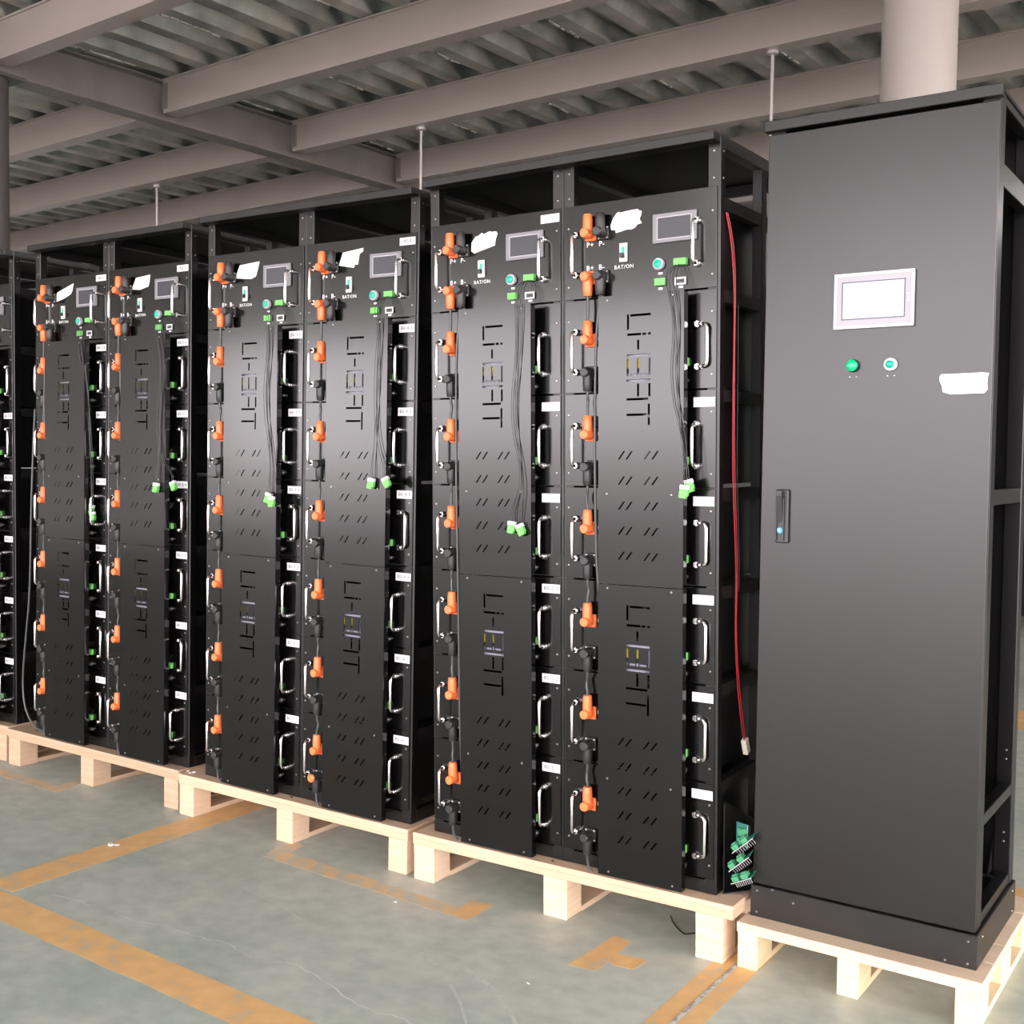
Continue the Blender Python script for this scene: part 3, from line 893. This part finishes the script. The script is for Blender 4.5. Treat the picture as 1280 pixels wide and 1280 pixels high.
LONGX = {'D1': [(0.1375, 1.79), (0.127, 1.70), (0.124, 1.50), (0.124, 1.25), (0.128, 1.05), (0.131, 0.80), (0.132, 0.55), (0.140, 0.36), (0.150, 0.30)],
         'D2': [(0.1375, 1.79), (0.129, 1.68), (0.126, 1.45), (0.128, 1.22), (0.134, 1.02), (0.150, 0.95)],
         'C1': [(0.1375, 1.79), (0.132, 1.70), (0.134, 1.60), (0.150, 1.50)],
         'C2': [(0.1375, 1.79), (0.132, 1.70), (0.134, 1.60), (0.150, 1.50)],
         'B1': [(0.1375, 1.79), (0.118, 1.70), (0.115, 1.50), (0.150, 1.40)],
         'B2': [(0.1375, 1.79), (0.125, 1.70), (0.122, 1.62), (0.150, 1.50)],
         'A2': [(0.1375, 1.79), (0.132, 1.70), (0.150, 1.60)]}
def cables(key, bay, mw):
    bk = key + str(bay + 1)
    side = ('left', 'right')[bay]
    base = mw @ Matrix.Translation((bay * W, 0, 0))
    def root(label):
        return thing('jumper_cable', label, 'cable', base, 'power jumper cables on the racks')
    YC = -0.026
    # control B+ to first module
    t = root('orange-ended jumper from the control unit, %s bay, %s' % (side, RNAME[key]))
    put('upper_connector', pm['orange_dn'], t, (XK, 0, 1.888))
    put('lower_connector', pm['orange_up'], t, (XK, 0, ZB[0] + ZO))
    z1, z2 = 1.888 - 0.053, ZB[0] + ZO + 0.053
    put('cable', MB().tube([(XK, YC, z1), (XK + 0.002, YC, (z1 + z2) / 2), (XK, YC, z2)], 0.0042, 8, 2).mesh('cable', 'greywire', True), t)
    for k in range(5):
        w = '%s and %s' % (ORD[k], ORD[k + 1])
        t = root('jumper cable between %s modules, %s bay, %s' % (w, side, RNAME[key]))
        put('orange_connector', pm['orange_up'], t, (XK, 0, ZB[k + 1] + ZO))
        bc = put('black_connector', pm['black_dn'], t, (XK, 0, ZB[k] + ZBK))
        put('flange_screw', pm['conn_screws'], bc)
        z1, z2 = ZB[k] + ZBK - 0.053, ZB[k + 1] + ZO + 0.053
        off = random.uniform(-0.005, 0.004)
        off2 = off * random.uniform(0.5, 1.0)
        put('cable', MB().tube([(XK, YC, z1), (XK, YC, z1 - 0.02), (XK + off, YC + 0.004, z1 * 0.6 + z2 * 0.4), (XK + off2, YC, z1 * 0.3 + z2 * 0.7), (XK, YC, z2 + 0.015), (XK, YC, z2)], 0.0042, 8, 2).mesh('cable', 'greywire', True), t)
    # long negative cable
    t = root('long black cable down the %s bay of the %s' % (side, RNAME[key]))
    bc = put('upper_connector', pm['black_dn'], t, (XK2, 0, 1.888))
    put('flange_screw', pm['conn_screws'], bc)
    pts = [(XK2, YC, 1.836)] + [(x, -0.036 if x < CX0 + 0.004 else -0.018, z) for x, z in LONGX[bk]]
    pts = [(x, y if z < 1.80 else YC, z) for x, y, z in pts]
    if LONGX[bk][-1][0] >= 0.149:
        pts += [(0.20, -0.015, pts[-1][2] - 0.08)]
    put('cable', MB().tube(pts, 0.0042, 8, 2).mesh('cable', 'greywire', True), t)
    lo = ZB[5] + ZBK
    t = root('black plug and tail on the lowest module, %s bay, %s' % (side, RNAME[key]))
    bc = put('black_connector', pm['black_dn'], t, (XK, 0, lo))
    put('flange_screw', pm['conn_screws'], bc)
    if bk == 'C2':
        put('end_cap', pm['orange_cap'], bc)
    put('cable', MB().tube([(XK, YC, lo - 0.053), (XK, YC, lo - 0.075), (XK + 0.006, YC, lo - 0.095), (XK + 0.022, YC + 0.004, lo - 0.113), (XK + 0.045, -0.020, lo - 0.124), (XK + 0.08, -0.016, lo - 0.127)], 0.0042, 8, 2).mesh('cable', 'greywire', True), t)

for key in 'DCBA':
    mw = RACK[key]
    for bay in (0, 1):
        if key == 'A' and bay == 0:
            continue
        control(key, bay, mw)
        tape_note(key, bay, mw)
        for k in range(6):
            module(key, bay, k, mw)
        cables(key, bay, mw)

# ------------------------------------------------------------------ hanging signal cables
plug_w = MB().box(-0.013, 0.013, -0.007, 0.007, -0.012, 0.0, 0.0015).mesh('white_sleeve', 'white')
plug_g = MB().box(-0.0125, 0.0125, -0.008, 0.008, -0.024, -0.004, 0.002).box(-0.010, 0.010, -0.011, 0.005, -0.030, -0.020, 0.001).mesh('green_plug', 'green')
def signal(key, bay, mid, ends):
    """mid: list of waypoints near the cover; ends: list of (x, y, z, tilt)"""
    bk = key + str(bay + 1)
    base = RACK[key] @ Matrix.Translation((bay * W, 0, 0))
    t = thing('signal_cable', 'thin hanging signal wires with green plugs, %s bay, %s' % (('left', 'right')[bay], RNAME[key]), 'cable', base, 'hanging signal cables')
    put('terminal_plug', pm['green1'], t, (0, 0, ZB[0]))
    for j, (x, y, z, tilt) in enumerate(ends):
        for q in range(2):
            d = (q - 0.5) * 0.020 + (j - 0.5) * 0.010
            pts = [(0.374 + q * 0.006 + j * 0.01, -0.019, 1.899), (0.376 + d, -0.050, 1.880), (0.378 + d, -0.062, 1.845)]
            for i, (mx, my, mz) in enumerate(mid):
                pts.append((mx + d * (0.5 + 1.2 * math.sin(i * 1.9 + q * 2 + j)) , my, mz))
            pts += [(x + d * 0.4, y, z + 0.03), (x + (q - 0.5) * 0.006, y, z)]
            put('wire', MB().tube(pts, 0.0010, 5, 2).mesh('wire', 'rubber', True), t)
        put('white_sleeve', plug_w, t, (x, y, z), (0, tilt, 0.2))
        put('green_plug', plug_g, t, (x, y, z - 0.006), (0, tilt * 1.3, 0.1))
YW = -0.0625
signal('D', 0, [(0.376, YW, 1.685), (0.366, YW, 1.494), (0.386, YW, 1.303)], [(0.356, -0.068, 1.180, 0.10), (0.380, -0.068, 1.172, -0.4)])
signal('D', 1, [(0.397, YW, 1.744), (0.399, YW, 1.57), (0.411, YW, 1.42)], [(0.427, -0.052, 1.31, -0.25), (0.425, -0.066, 1.295, 0.15)])
signal('C', 0, [(0.380, YW, 1.733), (0.374, YW, 1.564), (0.391, YW, 1.35)], [(0.394, -0.068, 1.238, 0.25), (0.407, -0.072, 1.225, -0.1)])
signal('C', 1, [(0.386, YW, 1.80), (0.388, YW, 1.611), (0.370, YW, 1.43)], [(0.366, -0.068, 1.302, 0.15), (0.418, -0.066, 1.305, -0.5)])
signal('B', 0, [(0.400, YW, 1.744), (0.428, -0.045, 1.647), (0.424, -0.034, 1.36)], [(0.424, -0.026, 1.155, 0.3), (0.428, -0.028, 1.125, -0.2)])
signal('B', 1, [(0.410, YW, 1.695), (0.394, YW, 1.50), (0.388, YW, 1.35)], [(0.382, -0.068, 1.255, 0.1), (0.452, -0.050, 1.262, -0.4)])

# black cable hanging between the two left racks
t = thing('loose_cable', 'loose black cable looping down the left side of the third rack', 'cable', RACK['B'])
put('cable', MB().tube([(0.004, -0.006, 1.55), (0.000, -0.012, 1.383), (-0.004, -0.02, 1.108), (-0.012, -0.02, 0.762), (-0.045, -0.02, 0.55), (-0.069, -0.02, 0.372), (-0.057, -0.02, 0.268), (-0.016, -0.02, 0.203), (0.036, -0.02, 0.169), (0.09, -0.012, 0.166)], 0.0042, 8, 2).mesh('cable', 'greywire', True), t)

# ------------------------------------------------------------------ tall cabinet
E = RACK['E']
CW, CD = 0.585, 0.45
Z0, ZD0, ZD1, ZT = 0.1370, 0.2285, 2.2565, 2.2930
cb = thing('tall_cabinet', 'tall black steel cabinet with one smooth door at the right', 'cabinet', E)
def cpart(name, b, m, parent=cb, smooth=False):
    return put(name, b.mesh(name, m, smooth), parent)
for (xa, xb, ya, yb) in ((0.002, 0.045, 0.001, 0.052), (CW - 0.045, CW - 0.002, 0.001, 0.052), (0.002, 0.045, CD - 0.052, CD - 0.001), (CW - 0.045, CW - 0.002, CD - 0.052, CD - 0.001)):
    cpart('post', MB().box(xa, xb, ya, yb, ZD0 - 0.002, ZT - 0.012, 0.002), 'frame')
cpart('top_cap', MB().box(-0.008, CW + 0.004, -0.022, 0.004, ZD1 + 0.0075, ZT, 0.002), 'frame')
cpart('top_panel', MB().box(0.0, CW, 0.004, CD, ZT - 0.010, ZT - 0.001, 0.001), 'frame')
cpart('back_panel', MB().box(0.046, CW - 0.046, CD - 0.012, CD - 0.004, ZD0, ZT - 0.012), 'frame')
cpart('left_panel', MB().box(0.004, 0.010, 0.054, CD - 0.054, ZD0, ZT - 0.012), 'frame')
def srail(z0, z1, y0=0.053, y1=CD - 0.053, x0=CW - 0.034, x1=CW - 0.004):
    cpart('side_rail', MB().box(x0, x1, y0, y1, z0, z1, 0.0015), 'frame')
srail(2.262, 2.282)
srail(2.066, 2.122)
srail(1.284, 1.322, 0.053, CD - 0.053)
srail(0.478, 0.508)
srail(ZD0, ZD0 + 0.028)
pl = cpart('plinth', MB().box(-0.002, CW + 0.005, -0.016, CD + 0.004, Z0, ZD0 - 0.004, 0.002), 'plinth')
for x, z in ((0.017, 0.210), (0.017, 0.151), (0.568, 0.206), (0.568, 0.150), (0.515, 0.146), (0.120, 0.198)):
    put('screw', screw_me, pl, (x, -0.016, z))
for y, z in ((0.04, 0.205), (0.41, 0.206), (0.41, 0.150)):
    put('screw', sidescrew_me, pl, (CW + 0.005, y, z))
put('screw', screw_me, pl, (0.060, -0.016, 0.2215))
for z in (0.575, 0.600, 0.345, 0.370):
    put('bolt', screw_me, cb, (CW - 0.02, CD - 0.052, z))
cpart('bracket', MB().prism([(0.0, 0.0), (0.06, 0.0), (0.0, 0.09)], lambda a, b, d: (CW - 0.046 - d, CD - 0.053 - a, ZD0 + 0.028 + b), 0.0, 0.004), 'frame')
door = cpart('door', MB().box(0.002, CW - 0.002, -0.013, -0.001, ZD0, ZD1, 0.0022), 'door')
YD = -0.013
def dpart(name, b, m, parent=door, smooth=False):
    return put(name, b.mesh(name, m, smooth), parent)
bez = dpart('screen_bezel', MB().box(0.1935, 0.3965, YD - 0.008, YD, 1.7300, 1.8710, 0.002), 'bigbezel')
def dframe(x0, x1, z0, z1, w, y, m, name, parent):
    b = MB()
    for a in ((x0, x1, z1 - w, z1), (x0, x1, z0, z0 + w), (x0, x0 + w, z0 + w, z1 - w), (x1 - w, x1, z0 + w, z1 - w)):
        b.box(a[0], a[1], y, y + 0.001, a[2], a[3])
    return put(name, b.mesh(name, m), parent)
dframe(0.1935, 0.3965, 1.7300, 1.8710, 0.007, YD - 0.0095, 'white', 'bezel_rim', bez)
dframe(0.2135, 0.3740, 1.7525, 1.8490, 0.0025, YD - 0.0092, 'navy', 'screen_edge', bez)
dpart('screen', MB().box(0.2160, 0.3715, YD - 0.0088, YD - 0.0075, 1.7550, 1.8465), 'bigscreen', bez)
b = MB()
for i in range(3):
    b.box(0.3800, 0.3860, YD - 0.0088, YD - 0.0078, 1.792 + i * 0.008, 1.7965 + i * 0.008)
dpart('bezel_print', b, 'white', bez)
for x, m, lens in ((0.2450, 'blackplastic', 'greenlens'), (0.3410, 'white', 'teal')):
    r = dpart('lamp_ring', MB().lathe((x, YD, 1.6355), (0, -1, 0), [(0, 0.0165), (0.008, 0.0165), (0.010, 0.0150), (0.010, 0.010)], 24), m, door, True)
    rr = 0.0148 if lens == 'greenlens' else 0.0098
    dpart('lamp_lens', MB().lathe((x, YD - 0.007, 1.6355), (0, -1, 0), [(0, rr), (0.008, rr), (0.0115, rr * 0.75), (0.0128, rr * 0.35)], 22), lens, r, True)
    for q in (-0.008, 0.009):
        dpart('printed_mark', MB().box(x + q - 0.0016, x + q + 0.0016, YD - 0.0004, YD, 1.6060, 1.6080), 'print')
# swing handle
hb = dpart('handle_housing', MB().box(0.0485, 0.0835, YD - 0.012, YD, 1.1690, 1.3130, 0.003), 'blackplastic')
dpart('handle_rim', MB().box(0.0500, 0.0545, YD - 0.019, YD - 0.011, 1.176, 1.288, 0.001).box(0.0700, 0.0742, YD - 0.019, YD - 0.011, 1.176, 1.288, 0.001), 'blackplastic', hb)
dpart('handle_lever', MB().prism([(1.292, 0.012), (1.309, 0.012), (1.3085, 0.028), (1.296, 0.030), (1.225, 0.018), (1.225, 0.012)], lambda a, b_, d: (d, YD - b_, a), 0.0555, 0.0715), 'blackplastic', hb)
dpart('key_cylinder', MB().lathe((0.0640, YD - 0.010, 1.2035), (0, -1, 0), [(0, 0.0088), (0.008, 0.0088), (0.010, 0.0070)], 16), 'blue', hb, True)
dpart('key_slot', MB().box(0.0630, 0.0650, YD - 0.0208, YD - 0.0195, 1.1985, 1.2085), 'steel', hb)
# tape on the door
poly = [(0.4610, 1.6005), (0.4640, 1.6065), (0.5600, 1.6080), (0.5760, 1.6065), (0.5735, 1.5970), (0.5725, 1.5830), (0.5735, 1.5660), (0.5660, 1.5580), (0.4870, 1.5570), (0.4690, 1.5630), (0.4660, 1.5800), (0.4610, 1.5900)]
o = put('tape_note', MB().prism(poly, lambda a, b_, d: (a, d, b_), YD - 0.0010, YD - 0.0001).mesh('tape_note', 'paper'))
o.matrix_world = E
tag(o, 'white tape strip with faint marks on the tall cabinet door', 'tape')
mk = MB()
for x0, z0, x1, z1 in ((0.480, 1.5705, 0.485, 1.5698), (0.4985, 1.5790, 0.4975, 1.5715), (0.4975, 1.5715, 0.5005, 1.5695), (0.5045, 1.5690, 0.5060, 1.5640), (0.503, 1.5765, 0.5065, 1.5785)):
    mk.tube([(x0, YD - 0.0011, z0), (x1, YD - 0.0011, z1)], 0.0009, 4)
put('pen_mark', mk.mesh('pen_mark', 'ink'), o)

# ------------------------------------------------------------------ things between rack and cabinet
t = thing('red_wire', 'thin red wire with cream plug hanging beside the rack and cabinet', 'wire', RACK['D'])
rp = [(0.995, 0.026, 2.033), (1.0, 0.049, 1.962), (1.0, 0.067, 1.878), (1.0, 0.074, 1.791), (1.0, 0.071, 1.66), (1.0, 0.068, 1.484), (1.0, 0.071, 1.307), (1.0, 0.097, 1.082), (1.0, 0.099, 0.992), (1.0, 0.095, 0.879), (1.0, 0.109, 0.741), (1.0, 0.152, 0.584), (1.0, 0.166, 0.556)]
put('wire', MB().tube(rp, 0.0018, 6, 2).mesh('wire', 'red', True), t)
put('wire', MB().tube([(x + 0.003, y + 0.003 + 0.004 * math.sin(i * 1.3), z) for i, (x, y, z) in enumerate(rp)], 0.0013, 6, 2).mesh('wire', 'red', True), t)
put('wire', MB().tube([(x + 0.002, y + 0.022 + 0.006 * math.sin(i * 0.9), z) for i, (x, y, z) in enumerate(rp[3:9])], 0.0012, 5, 2).mesh('wire', 'greywire', True), t)
put('plug', MB().box(-0.008, 0.008, -0.011, 0.011, -0.048, 0.0, 0.002).mesh('plug', 'cream'), t, (1.0, 0.168, 0.560), (math.radians(22), 0, 0))

# bracket sheet with circuit boards at the foot of the rack
t = thing('mounting_sheet', 'black folded sheet leaning on the foot of the nearest rack', 'sheet metal', RACK['D'])
put('sheet', MB().prism([(0.0, 0.150), (0.0, 0.405), (0.010, 0.410), (0.230, 0.300), (0.230, 0.205), (0.020, 0.150)], lambda a, b_, d: (0.997 + d, 0.03 + a, b_), 0.0, 0.003).mesh('sheet', 'case'), t)
put('fold', MB().prism([(1.000, 0.154), (1.075, 0.178), (1.075, 0.181), (1.000, 0.157)], lambda a, b_, d: (a, d, b_), 0.02, 0.20).mesh('fold', 'case'), t)
def board(label, x, y, z, rx, ry, rz, n=2, L=0.062, D_=0.045):
    mw = RACK['D'] @ Matrix.Translation((x, y, z)) @ Matrix.Rotation(rz, 4, 'Z') @ Matrix.Rotation(ry, 4, 'Y') @ Matrix.Rotation(rx, 4, 'X')
    q = thing('circuit_board', label, 'circuit board', mw, 'loose circuit boards beside the rack')
    put('board', MB().box(-L / 2, L / 2, -D_ / 2, D_ / 2, 0, 0.0018, 0.0004).mesh('board', 'pcb'), q)
    put('board_edge', MB().box(-L / 2, L / 2, -D_ / 2 - 0.0004, -D_ / 2, 0.0, 0.0018).mesh('board_edge', 'bezelline'), q)
    for i in range(n):
        x0 = -L / 2 + 0.006 + i * (L - 0.01) / n
        put('terminal_block', MB().box(x0, x0 + 0.020, -0.019, 0.004, 0.0018, 0.015, 0.001).box(x0 + 0.002, x0 + 0.018, -0.013, -0.003, 0.015, 0.019, 0.001).mesh('terminal_block', 'pcbgreen'), q)
    b = MB()
    for i in range(9):
        xx = -L / 2 + 0.010 + i * (L - 0.018) / 8
        b.cyl((xx, -0.014, -0.016), (xx, -0.014, 0.0), 0.0011, 6)
    put('pins', b.mesh('pins', 'pin', True), q)
board('loose circuit board standing on edge, topmost of four', 1.050, 0.035, 0.328, math.radians(70), math.radians(-90), 0, 2, 0.064, 0.040)
board('loose circuit board tilted, second of four from top', 1.064, 0.020, 0.312, math.radians(10), math.radians(-42), 0, 2, 0.080)
board('loose circuit board tilted, third of four from top', 1.058, 0.010, 0.262, math.radians(10), math.radians(-42), 0, 2, 0.078)
board('loose circuit board lying lowest of four', 1.070, 0.000, 0.222, math.radians(10), math.radians(-26), 0, 2, 0.066)

# ------------------------------------------------------------------ small litter
def scrap(name, label, cat, x, y, z, s, m, seed):
    rnd = random.Random(seed)
    b = MB()
    for q in range(4):
        cx, cy = rnd.uniform(-s, s), rnd.uniform(-s * 0.5, s * 0.5)
        poly = [(cx + s * 0.7 * rnd.uniform(0.5, 1) * math.cos(a), cy + s * 0.5 * rnd.uniform(0.5, 1) * math.sin(a)) for a in [i * math.pi / 3 for i in range(6)]]
        tilt = rnd.uniform(-0.5, 0.5)
        b.prism(poly, lambda a, c_, d: (a, c_, d + abs(tilt * (a - cx)) * 0.8 + s * 0.1 * q), 0.0, 0.0015)
    o = put(name, b.mesh(name, m), None, (x, y, z))
    return tag(o, label, cat)
scrap('paper_scrap', 'crumpled white paper scrap on the orange floor line', 'paper', -1.085, -0.43, 0.0016, 0.022, 'paper', 3)
scrap('paper_scrap', 'white paper scrap on the pallet between second and third racks', 'paper', -1.165, -0.018, 0.1545, 0.014, 'paper', 5)
scrap('debris_bit', 'tiny white bit on the floor near the faded orange line', 'debris', 0.03, -0.235, 0.0005, 0.005, 'paper', 8)
scrap('debris_bit', 'dark bits on the pallet edge below the seam of the nearest rack', 'debris', 0.47, -0.022, 0.1595, 0.007, 'blackplastic', 9)
scrap('debris_bit', 'dark bits on the pallet edge below the seam of the second rack', 'debris', -0.63, -0.020, 0.1555, 0.007, 'blackplastic', 11)
scrap('debris_bit', 'tiny white bit on the floor in front of the nearest pallet', 'debris', 0.66, -0.45, 0.0005, 0.004, 'paper', 12)
t = thing('cable_tie', 'thin black cable tie lying on the floor by the pallet corner', 'cable tie', Matrix.Identity(4))
put('strip', MB().tube([(0.771, 0.162, 0.006), (0.80, 0.12, 0.004), (0.857, 0.069, 0.003), (0.868, 0.080, 0.003), (0.91, 0.125, 0.003), (0.93, 0.15, 0.003)], 0.0022, 6, 1).mesh('strip', 'rubber', True), t)

# far cabinet seen past the right edge
t = thing('storage_cabinet', 'dark cabinet far behind at the right picture edge', 'cabinet', Matrix.Translation((0.46, 7.4, 0)))
put('body', MB().box(0, 1.0, 0, 0.6, 0.10, 2.3, 0.006).mesh('body', 'frame'), t)
put('door_panel', MB().box(0.02, 0.49, -0.015, 0, 0.14, 2.26, 0.004).mesh('door_panel', 'frame'), t)
put('door_panel', MB().box(0.51, 0.98, -0.015, 0, 0.14, 2.26, 0.004).mesh('door_panel', 'frame'), t)
for x in (0.06, 0.94):
    for y in (0.06, 0.54):
        put('castor', MB().cyl((x - 0.015, y, 0.045), (x + 0.015, y, 0.045), 0.045, 16).box(x - 0.02, x + 0.02, y - 0.02, y + 0.02, 0.08, 0.102).mesh('castor', 'steel', True), t)
